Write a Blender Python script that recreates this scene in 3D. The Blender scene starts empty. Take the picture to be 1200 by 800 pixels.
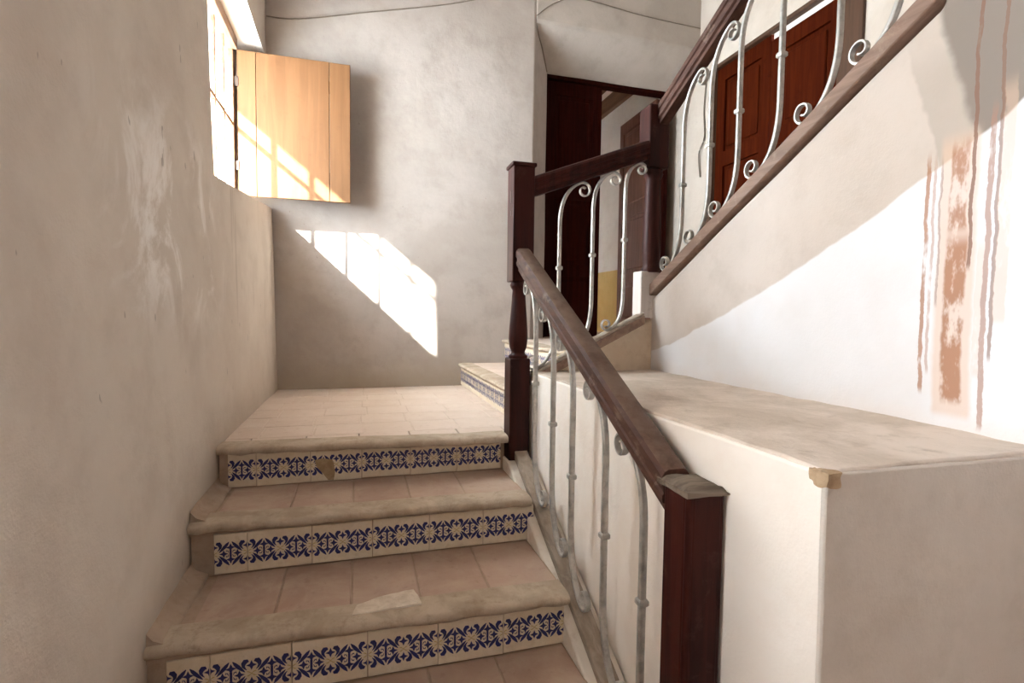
import bpy, bmesh, math, random
from mathutils import Vector, Matrix, noise

# ------------------------------------------------------------------ camera, world, sun, exposure
sc = bpy.context.scene
COL = sc.collection

def look_axes(pitch, roll, yaw):
    cy, sy = math.cos(yaw), math.sin(yaw)
    fwd = Vector((sy * math.cos(pitch), cy * math.cos(pitch), -math.sin(pitch)))
    right = Vector((cy, -sy, 0))
    down = fwd.cross(right)
    r2 = right * math.cos(roll) + down * math.sin(roll)
    d2 = -right * math.sin(roll) + down * math.cos(roll)
    return r2, d2, fwd

cam_data = bpy.data.cameras.new('camera')
cam = bpy.data.objects.new('camera', cam_data)
COL.objects.link(cam)
cam_data.sensor_fit = 'HORIZONTAL'
cam_data.sensor_width = 36.0
cam_data.lens = 613.0 / 1200.0 * 36.0
cam_data.clip_start = 0.02
r2, d2, fw = look_axes(math.radians(2.955), math.radians(-0.7386), math.radians(16.393))
m = Matrix((( r2.x, -d2.x, -fw.x, 0.644),
            ( r2.y, -d2.y, -fw.y, 0.0),
            ( r2.z, -d2.z, -fw.z, 1.40),
            (0, 0, 0, 1)))
cam.matrix_world = m
sc.camera = cam

world = bpy.data.worlds.new('sky')
sc.world = world
world.use_nodes = True
bg = world.node_tree.nodes['Background']
bg.inputs['Color'].default_value = (0.88, 0.94, 1.0, 1)
bg.inputs['Strength'].default_value = 22.0

sun_data = bpy.data.lights.new('sun', 'SUN')
sun_data.energy = 36.0
sun_data.color = (1.0, 0.95, 0.87)
sun_data.angle = math.radians(1.2)
sun = bpy.data.objects.new('sun', sun_data)
COL.objects.link(sun)
sun.location = (-6, -1, 8)
sun.rotation_euler = Vector((1.1, 1.0, -0.90)).to_track_quat('-Z', 'Y').to_euler()

def portal(name, loc, target, sx, sy):
    l = bpy.data.lights.new(name, 'AREA')
    l.shape = 'RECTANGLE'; l.size = sx; l.size_y = sy
    l.cycles.is_portal = True
    o = bpy.data.objects.new(name, l); COL.objects.link(o)
    o.location = loc
    o.rotation_euler = (Vector(target) - Vector(loc)).to_track_quat('-Z', 'Y').to_euler()
portal('window_portal', (-0.56, 3.7, 2.85), (1, 3.7, 2.85), 1.7, 1.5)
portal('side_portal', (-0.56, 0.70, 1.825), (1, 0.70, 1.825), 0.52, 0.8)  # sky portal for the added side opening, fill only
portal('hall_portal', (4.26, -1.48, 1.95), (0, -1.48, 1.95), 0.6, 1.2)  # sky portal for the hall opening added as fill

sc.view_settings.view_transform = 'Standard'
sc.view_settings.look = 'None'
sc.view_settings.gamma = 1.0
sc.view_settings.use_curve_mapping = False
sc.view_settings.exposure = 1.48
sc.cycles.max_bounces = 12
sc.cycles.diffuse_bounces = 8
sc.cycles.transparent_max_bounces = 12
sc.cycles.sample_clamp_indirect = 6.0
sc.cycles.use_denoising = True

random.seed(7)

# ------------------------------------------------------------------ material helpers
class NT:
    def __init__(self, name):
        self.m = bpy.data.materials.new(name)
        self.m.use_nodes = True
        self.t = self.m.node_tree
        self.b = self.t.nodes['Principled BSDF']
        self.pos = None
    def n(self, typ, **kw):
        x = self.t.nodes.new(typ)
        for k, v in kw.items(): setattr(x, k, v)
        return x
    def link(self, a, b): self.t.links.new(a, b)
    def setin(self, sock, v):
        if isinstance(v, bpy.types.NodeSocket): self.link(v, sock)
        else: sock.default_value = v
    def math(self, op, a, b=0.0, c=None, clamp=False):
        x = self.n('ShaderNodeMath', operation=op, use_clamp=clamp)
        self.setin(x.inputs[0], a); self.setin(x.inputs[1], b)
        if c is not None: self.setin(x.inputs[2], c)
        return x.outputs[0]
    def world(self):
        if self.pos is None: self.pos = self.n('ShaderNodeNewGeometry').outputs['Position']
        return self.pos
    def objco(self): return self.n('ShaderNodeTexCoord').outputs['Object']
    def xyz(self, v):
        s = self.n('ShaderNodeSeparateXYZ'); self.link(v, s.inputs[0]); return s.outputs
    def scaled(self, v, s):
        x = self.n('ShaderNodeVectorMath', operation='MULTIPLY')
        self.link(v, x.inputs[0]); x.inputs[1].default_value = s; return x.outputs[0]
    def noise(self, v, scale, detail=4.0, rough=0.55, dist=0.0):
        x = self.n('ShaderNodeTexNoise'); self.link(v, x.inputs['Vector'])
        x.inputs['Scale'].default_value = scale; x.inputs['Detail'].default_value = detail
        x.inputs['Roughness'].default_value = rough; x.inputs['Distortion'].default_value = dist
        return x.outputs['Fac']
    def ramp(self, f, lo, hi):
        x = self.n('ShaderNodeMapRange', interpolation_type='SMOOTHSTEP')
        self.setin(x.inputs[0], f)
        self.setin(x.inputs[1], lo); self.setin(x.inputs[2], hi)
        return x.outputs[0]
    def mix(self, f, a, b, blend='MIX'):
        x = self.n('ShaderNodeMix', data_type='RGBA', blend_type=blend)
        self.setin(x.inputs[0], f)
        self.setin(x.inputs[6], a if isinstance(a, bpy.types.NodeSocket) else (*a, 1))
        self.setin(x.inputs[7], b if isinstance(b, bpy.types.NodeSocket) else (*b, 1))
        return x.outputs[2]
    def bump(self, h, strength=0.3, dist=0.01):
        x = self.n('ShaderNodeBump'); x.inputs['Strength'].default_value = strength
        x.inputs['Distance'].default_value = dist; self.link(h, x.inputs['Height'])
        self.link(x.outputs[0], self.b.inputs['Normal'])
    def out(self, col, rough=0.85, spec=0.3, metal=0.0):
        self.setin(self.b.inputs['Base Color'], col if isinstance(col, bpy.types.NodeSocket) else (*col, 1))
        self.setin(self.b.inputs['Roughness'], rough)
        self.b.inputs['Specular IOR Level'].default_value = spec
        self.b.inputs['Metallic'].default_value = metal
        return self.m

def plaster_base(t, a, b, c, big=1.1, bumpy=0.35):
    p = t.world()
    f1 = t.ramp(t.noise(p, big, 6, 0.6, 0.4), 0.36, 0.64)
    f2 = t.ramp(t.noise(p, big * 4.2, 6, 0.65), 0.42, 0.72)
    col = t.mix(f1, a, b)
    col = t.mix(t.math('MULTIPLY', f2, 0.55), col, c)
    fine = t.noise(p, 140, 3, 0.6)
    mid = t.noise(p, 14, 5, 0.6)
    t.bump(t.math('ADD', t.math('MULTIPLY', fine, 0.25), mid), bumpy, 0.012)
    return col

def mat_plaster(name, a, b, c, big=1.1, bumpy=0.35):
    t = NT(name)
    return t.out(plaster_base(t, a, b, c, big, bumpy), 0.9, 0.15)

def mat_left_wall():
    t = NT('left_wall_plaster')
    col = plaster_base(t, (0.61, 0.54, 0.475), (0.69, 0.625, 0.555), (0.55, 0.475, 0.41), 0.8)
    p = t.world(); o = t.xyz(p)
    # pale smears of filler around the middle of the wall
    sm = t.ramp(t.noise(t.scaled(p, (1, 1.2, 0.8)), 2.6, 6, 0.7, 0.8), 0.46, 0.64)
    zone = t.math('MULTIPLY', t.ramp(t.math('ABSOLUTE', t.math('SUBTRACT', o[2], 1.75)), 0.55, 0.1),
                  t.ramp(t.math('ABSOLUTE', t.math('SUBTRACT', o[1], 2.35)), 0.9, 0.2))
    col = t.mix(t.math('MULTIPLY', sm, zone), col, (0.92, 0.89, 0.86))
    # vertical runs under the window sill
    run = t.ramp(t.noise(t.scaled(p, (1, 9, 0.5)), 1.6, 4, 0.6), 0.56, 0.70)
    zr = t.math('MULTIPLY', t.ramp(o[1], 2.7, 3.2), t.ramp(t.math('ABSOLUTE', t.math('SUBTRACT', o[2], 1.9)), 0.75, 0.2))
    col = t.mix(t.math('MULTIPLY', t.math('MULTIPLY', run, zr), 0.5), col, (0.36, 0.29, 0.24))
    # damp, dirty foot of the wall along the steps
    h = t.math('SUBTRACT', o[2], t.math('MULTIPLY_ADD', t.math('MINIMUM', o[1], 2.7), 0.5, -0.6))
    foot = t.ramp(t.math('ADD', h, t.math('MULTIPLY', t.noise(p, 5, 5), 0.25)), 0.42, 0.02)
    col = t.mix(t.math('MULTIPLY', foot, 0.55), col, (0.36, 0.29, 0.22))
    # small dark chips
    ch = t.ramp(t.noise(t.scaled(p, (1, 1, 0.35)), 22, 2, 0.5), 0.735, 0.755)
    col = t.mix(t.math('MULTIPLY', ch, 0.5), col, (0.20, 0.17, 0.15))
    return t.out(col, 0.85, 0.2)

def mat_back_wall():
    t = NT('back_wall_plaster')
    col = plaster_base(t, (0.40, 0.355, 0.32), (0.46, 0.415, 0.38), (0.34, 0.295, 0.26), 1.3, 0.3)
    p = t.world(); o = t.xyz(p)
    f = t.ramp(t.math('ADD', o[2], t.math('MULTIPLY', t.noise(p, 4, 5, 0.65), 0.35)), 1.22, 0.95)
    col = t.mix(t.math('MULTIPLY', f, 0.6), col, (0.36, 0.30, 0.22))
    ed = t.math('MULTIPLY', t.ramp(o[0], 0.5, 0.0), t.ramp(t.noise(p, 2.5, 5), 0.35, 0.7))
    col = t.mix(t.math('MULTIPLY', ed, 0.45), col, (0.42, 0.35, 0.28))
    ch = t.ramp(t.noise(p, 30, 2, 0.5), 0.745, 0.76)
    col = t.mix(t.math('MULTIPLY', ch, 0.6), col, (0.30, 0.26, 0.23))
    return t.out(col, 0.88, 0.2)

def mat_stair_wall():
    """Upper-flight wall: cream old wash above, a whiter limewash brushed on below a line that
    follows the stair, a grey damp patch at the near end, rusty runs."""
    t = NT('limewashed_stair_wall')
    p = t.world(); o = t.xyz(p); Y, Z = o[1], o[2]
    cream = plaster_base(t, (0.55, 0.49, 0.445), (0.60, 0.54, 0.495), (0.49, 0.43, 0.38), 1.6, 0.25)
    wob = t.math('MULTIPLY', t.math('SUBTRACT', t.noise(p, 5, 3, 0.5), 0.5), 0.05)
    line = t.math('MULTIPLY_ADD', Y, -0.443, 2.379)
    quad = t.math('MULTIPLY', t.math('MULTIPLY', t.math('SUBTRACT', Y, 0.946), t.math('SUBTRACT', Y, 2.583)), 0.082)
    edge = t.math('ADD', t.math('ADD', line, quad), wob)
    above = t.ramp(t.math('SUBTRACT', Z, edge), -0.006, 0.006)
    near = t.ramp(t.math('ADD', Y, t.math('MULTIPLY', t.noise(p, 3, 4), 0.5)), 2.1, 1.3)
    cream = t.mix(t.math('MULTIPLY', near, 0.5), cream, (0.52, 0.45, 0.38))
    # grey damp patch
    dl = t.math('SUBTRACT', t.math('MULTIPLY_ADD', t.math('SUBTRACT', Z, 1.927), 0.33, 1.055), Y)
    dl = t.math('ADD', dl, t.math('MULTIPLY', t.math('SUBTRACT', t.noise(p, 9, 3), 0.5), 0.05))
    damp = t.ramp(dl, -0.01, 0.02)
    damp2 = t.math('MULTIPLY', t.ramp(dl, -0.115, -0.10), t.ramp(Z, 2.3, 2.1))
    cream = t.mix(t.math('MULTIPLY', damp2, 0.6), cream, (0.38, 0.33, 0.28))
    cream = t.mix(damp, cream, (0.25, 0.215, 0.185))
    white = t.mix(t.ramp(t.noise(p, 2.2, 5), 0.4, 0.7), (0.77, 0.775, 0.80), (0.73, 0.72, 0.73))
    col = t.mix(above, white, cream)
    # stained foot of the white wash
    fz = t.math('ADD', Z, t.math('MULTIPLY', t.noise(p, 6, 4), 0.12))
    col = t.mix(t.math('MULTIPLY', t.ramp(fz, 1.24, 1.10), 0.35), col, (0.72, 0.58, 0.47))
    # runs of rusty water
    wz = t.math('MULTIPLY', t.math('SUBTRACT', t.noise(t.scaled(p, (0, 0, 1)), 3.0, 3, 0.5), 0.5), 0.05)
    rag = t.math('MULTIPLY', t.math('SUBTRACT', t.noise(p, 28, 4, 0.6), 0.5), 0.012)
    yy = t.math('ADD', t.math('ADD', Y, wz), rag)
    brk = t.noise(t.scaled(p, (1, 1, 0.45)), 16, 4, 0.7)
    def streak(y0, w, zlo, zhi, c, k, b0=0.3, b1=0.5):
        nonlocal col
        d = t.math('ABSOLUTE', t.math('SUBTRACT', yy, y0))
        msk = t.ramp(d, w, w * 0.7)
        msk = t.math('MULTIPLY', msk, t.math('MULTIPLY', t.ramp(Z, zlo - 0.02, zlo + 0.01), t.ramp(Z, zhi + 0.05, zhi - 0.02)))
        msk = t.math('MULTIPLY', msk, t.ramp(brk, b0, b1))
        col = t.mix(t.math('MULTIPLY', msk, k), col, c)
    rust = (0.36, 0.165, 0.085); pale = (0.66, 0.47, 0.35); brown = (0.23, 0.125, 0.09)
    streak(1.085, 0.062, 1.13, 1.90, pale, 0.55, 0.1, 0.3)
    streak(1.085, 0.034, 1.17, 1.62, rust, 0.85, 0.38, 0.52)
    streak(1.085, 0.028, 1.66, 1.88, rust, 0.8, 0.40, 0.55)
    streak(1.175, 0.007, 1.19, 1.86, rust, 0.8)
    streak(1.155, 0.005, 1.25, 1.85, rust, 0.5)
    streak(1.135, 0.004, 1.45, 1.84, brown, 0.5)
    streak(1.050, 0.006, 1.55, 2.35, brown, 0.85, 0.2, 0.4)
    streak(1.005, 0.008, 1.11, 1.95, (0.36, 0.21, 0.16), 0.75, 0.25, 0.45)
    streak(0.985, 0.006, 1.30, 2.25, brown, 0.7, 0.2, 0.4)
    streak(0.965, 0.020, 1.40, 2.00, pale, 0.4)
    streak(1.02, 0.010, 1.25, 1.60, (0.70, 0.56, 0.48), 0.5)
    return t.out(col, 0.85, 0.2)

def mat_masonry(name, a, b, dark, sc_=6):
    t = NT(name); p = t.world()
    col = t.mix(t.ramp(t.noise(p, sc_, 6, 0.65, 0.5), 0.35, 0.65), a, b)
    col = t.mix(t.math('MULTIPLY', t.ramp(t.noise(p, sc_ * 3.5, 6, 0.7), 0.5, 0.75), 0.6), col, dark)
    t.bump(t.noise(p, 45, 6, 0.65), 0.5, 0.008)
    return t.out(col, 0.9, 0.2)

def mat_terracotta(name, a, b, dust):
    t = NT(name); p = t.world()
    oi = t.n('ShaderNodeObjectInfo').outputs['Random']
    col = t.mix(oi, a, b)
    col = t.mix(t.math('MULTIPLY', t.ramp(t.noise(p, 5, 6, 0.65, 0.4), 0.35, 0.7), 0.75), col, dust)
    col = t.mix(t.math('MULTIPLY', t.ramp(t.noise(p, 24, 5, 0.7), 0.55, 0.75), 0.3), col, (0.20, 0.12, 0.08))
    t.bump(t.noise(p, 60, 5, 0.6), 0.3, 0.005)
    return t.out(col, 0.7, 0.35)

def mat_wood(name, a, b, axis=2, rough=0.45, wear=None, k=0.5, spec=0.5, scale=1.0, worn_top=None):
    t = NT(name); p = t.objco()
    s = [26 * scale] * 3; s[axis] = 1.6 * scale
    g = t.noise(t.scaled(p, tuple(s)), 1.0, 5, 0.6, 0.6)
    col = t.mix(t.ramp(g, 0.35, 0.65), a, b)
    if wear:
        w = t.ramp(t.noise(p, 9, 6, 0.7, 0.3), 0.56, 0.70)
        col = t.mix(t.math('MULTIPLY', w, k), col, wear)
    if worn_top:      # varnish rubbed off where hands slide along the upper faces
        nz = t.xyz(t.n('ShaderNodeNewGeometry').outputs['Normal'])[2]
        up = t.math('MULTIPLY', t.ramp(nz, 0.55, 0.85), t.ramp(t.noise(p, 6, 6, 0.7), 0.25, 0.6))
        col = t.mix(t.math('MULTIPLY', up, 0.8), col, worn_top)
    t.bump(g, 0.25, 0.004)
    return t.out(col, rough, spec)

def mat_plain(name, c, rough=0.6, metal=0.0, spec=0.4, var=0.25, sc_=20):
    t = NT(name); p = t.objco()
    d = tuple(x * (1 - var) for x in c)
    col = t.mix(t.ramp(t.noise(p, sc_, 5, 0.65), 0.4, 0.68), c, d)
    return t.out(col, rough, spec, metal)

def mat_glass():
    t = NT('window_glass')
    tr = t.n('ShaderNodeBsdfTransparent'); tr.inputs[0].default_value = (0.95, 0.97, 0.97, 1)
    gl = t.n('ShaderNodeBsdfGlossy'); gl.inputs['Roughness'].default_value = 0.03
    mx = t.n('ShaderNodeMixShader'); mx.inputs[0].default_value = 0.07
    t.link(tr.outputs[0], mx.inputs[1]); t.link(gl.outputs[0], mx.inputs[2])
    t.link(mx.outputs[0], t.t.nodes['Material Output'].inputs['Surface'])
    return t.m

M = {}
M['left'] = mat_left_wall()
M['back'] = mat_back_wall()
M['stairwall'] = mat_stair_wall()
M['cream'] = mat_plaster('cream_plaster', (0.60, 0.53, 0.46), (0.66, 0.60, 0.53), (0.52, 0.45, 0.38))
M['grey'] = mat_plaster('grey_plaster', (0.40, 0.355, 0.315), (0.46, 0.415, 0.37), (0.35, 0.31, 0.27), 1.4)
M['endshade'] = mat_plaster('end_face_painted_shade', (0.57, 0.515, 0.46), (0.63, 0.575, 0.515), (0.49, 0.435, 0.38), 1.8, 0.45)  # darker version of the white plaster, end-face shade put into the colour
M['white'] = mat_plaster('white_plaster', (0.87, 0.81, 0.74), (0.89, 0.84, 0.78), (0.82, 0.74, 0.66), 1.5, 0.25)
M['ceiling'] = mat_plaster('ceiling_plaster', (0.66, 0.61, 0.55), (0.72, 0.67, 0.61), (0.58, 0.53, 0.47))
M['beige'] = mat_masonry('beige_render', (0.60, 0.48, 0.36), (0.68, 0.58, 0.46), (0.44, 0.33, 0.22), 5)
M['cement'] = mat_masonry('cement_top', (0.54, 0.455, 0.375), (0.70, 0.61, 0.53), (0.38, 0.305, 0.235), 2.6)
M['nosing'] = mat_masonry('worn_nosing', (0.40, 0.325, 0.245), (0.52, 0.44, 0.35), (0.28, 0.21, 0.15), 7)
M['mortar'] = mat_masonry('step_mortar', (0.38, 0.285, 0.215), (0.46, 0.36, 0.28), (0.28, 0.205, 0.15), 5)
M['joint'] = mat_masonry('tile_joint', (0.62, 0.52, 0.45), (0.70, 0.61, 0.54), (0.54, 0.44, 0.37), 8)
M['curb'] = mat_masonry('curb_plaster', (0.74, 0.68, 0.59), (0.80, 0.75, 0.68), (0.55, 0.46, 0.36), 4)
M['chip'] = mat_masonry('bare_chip', (0.36, 0.25, 0.15), (0.46, 0.34, 0.22), (0.25, 0.17, 0.10), 18)
M['palechip'] = mat_masonry('pale_chip', (0.60, 0.53, 0.44), (0.72, 0.65, 0.56), (0.48, 0.40, 0.32), 22)
M['tread'] = mat_terracotta('terracotta_tread', (0.40, 0.275, 0.215), (0.47, 0.34, 0.27), (0.54, 0.43, 0.345))
M['landing'] = mat_terracotta('terracotta_landing', (0.62, 0.51, 0.435), (0.66, 0.56, 0.49), (0.70, 0.61, 0.54))
M['glaze'] = mat_masonry('white_glaze', (0.70, 0.61, 0.475), (0.76, 0.68, 0.555), (0.58, 0.48, 0.34), 9)
M['blue'] = mat_plain('cobalt_glaze', (0.018, 0.022, 0.14), 0.3, 0, 0.5, 0.5, 60)
M['ochre'] = mat_plain('ochre_glaze', (0.52, 0.40, 0.17), 0.3, 0, 0.5, 0.2, 60)
M['darkwood'] = mat_wood('dark_mahogany', (0.020, 0.004, 0.003), (0.042, 0.008, 0.005), 2, 0.5, (0.11, 0.06, 0.045), 0.25, 0.15)
M['railwood'] = mat_wood('worn_mahogany_rail', (0.065, 0.026, 0.019), (0.105, 0.047, 0.034), 0, 0.42, (0.33, 0.24, 0.18), 0.6)
M['railwoody'] = mat_wood('worn_mahogany_rail_y', (0.050, 0.021, 0.014), (0.085, 0.038, 0.026), 1, 0.6, (0.20, 0.14, 0.105), 0.7, 0.2, 1.0, (0.185, 0.13, 0.098))
M['greywood'] = mat_wood('weathered_grey_wood', (0.27, 0.22, 0.175), (0.38, 0.32, 0.26), 1, 0.7, (0.18, 0.13, 0.10), 0.5, 0.2)
M['brownwood'] = mat_wood('brown_base_rail', (0.20, 0.125, 0.09), (0.28, 0.185, 0.14), 1, 0.6, (0.36, 0.28, 0.21), 0.5, 0.3)
M['topwood'] = mat_wood('bleached_newel_top', (0.10, 0.077, 0.058), (0.20, 0.16, 0.125), 0, 0.85, (0.05, 0.03, 0.025), 0.6, 0.2)
M['door'] = mat_wood('red_brown_door', (0.045, 0.006, 0.0012), (0.065, 0.010, 0.002), 2, 0.7, (0.032, 0.005, 0.001), 0.6, 0.03)
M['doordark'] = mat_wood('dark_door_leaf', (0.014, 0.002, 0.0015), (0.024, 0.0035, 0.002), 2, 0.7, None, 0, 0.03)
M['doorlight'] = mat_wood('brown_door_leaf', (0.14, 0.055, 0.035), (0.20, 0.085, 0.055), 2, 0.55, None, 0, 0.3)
M['jamb'] = mat_wood('door_casing', (0.07, 0.035, 0.02), (0.10, 0.05, 0.028), 2, 0.55, None, 0, 0.3)
M['pine'] = mat_wood('varnished_pine', (0.125, 0.055, 0.019), (0.155, 0.072, 0.027), 2, 0.6, (0.105, 0.042, 0.013), 0.35, 0.35, 0.8)
M['beam'] = mat_wood('brown_ceiling_beam', (0.12, 0.055, 0.028), (0.18, 0.09, 0.045), 1, 0.6, None, 0, 0.2)
M['frame'] = mat_wood('brown_window_frame', (0.16, 0.085, 0.045), (0.22, 0.12, 0.07), 1, 0.6, None, 0, 0.2)
M['iron'] = mat_plain('silver_painted_iron', (0.50, 0.485, 0.455), 0.42, 0.55, 0.5, 0.3, 25)
M['wire'] = mat_plain('old_cable', (0.20, 0.165, 0.13), 0.7, 0, 0.3)
M['dado'] = mat_plaster('yellow_dado', (0.55, 0.36, 0.12), (0.60, 0.41, 0.16), (0.50, 0.31, 0.10))
M['hinge'] = mat_plain('dark_hinge', (0.08, 0.06, 0.05), 0.5, 0.6, 0.5)
M['paintedwood'] = mat_wood('grey_painted_wood', (0.50, 0.455, 0.43), (0.58, 0.53, 0.50), 2, 0.6, (0.30, 0.24, 0.21), 0.5, 0.3)
M['glass'] = mat_glass()

# ------------------------------------------------------------------ mesh helpers
def nv(p, s, amp, seed=0.0):
    q = Vector(p) * s + Vector((seed, seed * 1.7, seed * 0.3))
    return Vector((noise.noise(q), noise.noise(q + Vector((31, 7, 3))), noise.noise(q + Vector((5, 17, 41))))) * amp

def finish(bm, name, mat, parent=None, smooth=True, sharp=0.6, mats=None):
    bmesh.ops.recalc_face_normals(bm, faces=bm.faces)
    if smooth:
        for f in bm.faces: f.smooth = True
        for e in bm.edges:
            if len(e.link_faces) == 2 and e.calc_face_angle(0) > sharp: e.smooth = False
    me = bpy.data.meshes.new(name)
    bm.to_mesh(me); bm.free()
    for mm in (mats or [mat]): me.materials.append(mm)
    o = bpy.data.objects.new(name, me)
    COL.objects.link(o)
    if parent is not None: o.parent = parent
    return o

def place(name, me, parent, loc=(0, 0, 0), rot=(0, 0, 0), scale=(1, 1, 1)):
    o = bpy.data.objects.new(name, me); COL.objects.link(o)
    o.parent = parent; o.location = loc; o.rotation_euler = rot; o.scale = scale
    return o

def tag(o, label, cat, group=None):
    o['label'] = label; o['category'] = cat
    if group: o['group'] = group
    return o

def thing(name, label, cat, group=None):
    o = bpy.data.objects.new(name, None); COL.objects.link(o)
    o.empty_display_size = 0.1
    return tag(o, label, cat, group)

def struct(o):
    o['kind'] = 'structure'; return o

def bevel(o, w=0.01, seg=2, ang=40):
    b = o.modifiers.new('bevel', 'BEVEL'); b.width = w; b.segments = seg
    b.limit_method = 'ANGLE'; b.angle_limit = math.radians(ang); b.harden_normals = False
    return o

def prism(bm, pts, axis, a, b, step=None, amp=0.0, fr=2.5):
    """polygon pts in the two other axes (cyclic order), extruded along axis from a to b"""
    def v3(p, t):
        q = list(p); q.insert(axis, t); return Vector(q)
    A = [bm.verts.new(v3(p, a)) for p in pts]; B = [bm.verts.new(v3(p, b)) for p in pts]
    n = len(pts)
    fs = [bm.faces.new(A[::-1]), bm.faces.new(B)]
    for i in range(n): fs.append(bm.faces.new((A[i], A[(i + 1) % n], B[(i + 1) % n], B[i])))
    return fs

def slice_noise(bm, step, amp, fr=2.2, seed=0.0):
    """cut the mesh on a grid and push the vertices about, for uneven hand-made masonry"""
    for ax in range(3):
        lo = min(v.co[ax] for v in bm.verts); hi = max(v.co[ax] for v in bm.verts)
        k = int((hi - lo) / step)
        for i in range(1, k + 1):
            c = lo + (hi - lo) * i / (k + 1)
            co = [0, 0, 0]; co[ax] = c; no = [0, 0, 0]; no[ax] = 1
            bmesh.ops.bisect_plane(bm, geom=bm.verts[:] + bm.edges[:] + bm.faces[:], plane_co=co, plane_no=no, dist=1e-5)
    for v in bm.verts: v.co += nv(v.co, fr, amp, seed)

def box(bm, x0, x1, y0, y1, z0, z1):
    return prism(bm, [(x0, y0), (x1, y0), (x1, y1), (x0, y1)], 2, z0, z1)

def boxobj(name, mat, parent, x0, x1, y0, y1, z0, z1, step=None, amp=0.0, bev=0.0, fr=2.2, seed=0.0, seg=2):
    bm = bmesh.new(); box(bm, x0, x1, y0, y1, z0, z1)
    if step: slice_noise(bm, step, amp, fr, seed)
    o = finish(bm, name, mat, parent)
    if bev: bevel(o, bev, seg)
    return o

def lathe(bm, prof, cx, cy, n=28, square=False):
    rings = []
    for r, z in prof:
        rings.append([bm.verts.new((cx + r * math.cos(2 * math.pi * i / n), cy + r * math.sin(2 * math.pi * i / n), z)) for i in range(n)])
    for a, b in zip(rings, rings[1:]):
        for i in range(n): bm.faces.new((a[i], a[(i + 1) % n], b[(i + 1) % n], b[i]))
    bm.faces.new(rings[0][::-1]); bm.faces.new(rings[-1])

def tube(name, pts, r, mat, parent=None, n=8):
    bm = bmesh.new(); rings = []
    pts = [Vector(p) for p in pts]
    for i, p in enumerate(pts):
        t = (pts[min(i + 1, len(pts) - 1)] - pts[max(i - 1, 0)]).normalized()
        u = t.orthogonal().normalized() if abs(t.z) > 0.9 else t.cross(Vector((0, 0, 1))).normalized()
        w = t.cross(u)
        rings.append([bm.verts.new(p + (u * math.cos(2 * math.pi * k / n) + w * math.sin(2 * math.pi * k / n)) * r) for k in range(n)])
    for a, b in zip(rings, rings[1:]):
        for k in range(n): bm.faces.new((a[k], a[(k + 1) % n], b[(k + 1) % n], b[k]))
    bm.faces.new(rings[0][::-1]); bm.faces.new(rings[-1])
    return finish(bm, name, mat, parent)

# ------------------------------------------------------------------ the setting
CEIL = 4.75
LEAN = 0.02
# wall on the left, with the deep window opening close to the back corner
def left_wall():
    bm = bmesh.new()
    # unseen second opening added for fill light; an added slab outside keeps sun out
    prism(bm, [(-6.0, -0.5), (0.45, -0.5), (0.45, CEIL), (-6.0, CEIL)], 0, -0.55, 0)
    prism(bm, [(0.45, -0.5), (0.95, -0.5), (0.95, 1.45), (0.45, 1.45)], 0, -0.55, 0)
    prism(bm, [(0.45, 2.20), (0.95, 2.20), (0.95, CEIL), (0.45, CEIL)], 0, -0.55, 0)
    prism(bm, [(0.95, -0.5), (4.70, -0.5), (4.70, 2.235), (2.88, 2.055), (2.88, 3.42), (4.70, 3.42), (4.70, CEIL), (0.95, CEIL)], 0, -0.55, 0)
    slice_noise(bm, 0.22, 0.010, 1.4)
    for v in bm.verts:
        if v.co.x < -0.2 and 2.87 < v.co.y and 1.95 < v.co.z < 2.3: v.co.z = 2.06
        if v.co.x < -0.2 and 2.80 < v.co.y < 2.95 and 1.9 < v.co.z < 3.5: v.co.y += 0.085
    me = bpy.data.meshes.new('t'); b4 = bmesh.new(); box(b4, -0.55, -0.24, 4.50, 4.70, 2.0, 3.45)
    b4.to_mesh(me); b4.free(); bm.from_mesh(me); bpy.data.meshes.remove(me)
    for v in bm.verts: v.co.x -= LEAN * max(0.0, v.co.z - 0.75)
    o = finish(bm, 'wall_left', M['left']); bevel(o, 0.014)
    struct(o)
    struct(boxobj('wall_added_sun_block', M['cream'], None, -2.1, -0.57, 0.18, 0.43, -0.5, 5.5))  # unseen slab added to keep the sun out of the side opening
    struct(boxobj('trim_2', M['cream'], None, -0.80, -0.57, 2.7, 4.8, 3.37, 3.47))
left_wall()

def back_wall():
    bm = bmesh.new()
    prism(bm, [(-0.62, 4.67), (2.2, 4.67), (2.44, 5.0), (2.44, 5.12), (-0.62, 5.12)], 2, -0.5, CEIL)
    slice_noise(bm, 0.22, 0.006, 1.6)
    o = finish(bm, 'wall_back', M['back']); bevel(o, 0.012); struct(o)
    bm = bmesh.new()   # deep splayed lintel over the doorway
    prism(bm, [(4.67, 4.08), (5.0, 3.775), (5.12, 3.775), (5.12, CEIL), (4.67, CEIL)], 0, 2.2, 3.97)
    slice_noise(bm, 0.2, 0.006, 1.6)
    l = finish(bm, 'trim_1', M['grey']); bevel(l, 0.03, 3); struct(l)
back_wall()

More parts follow.
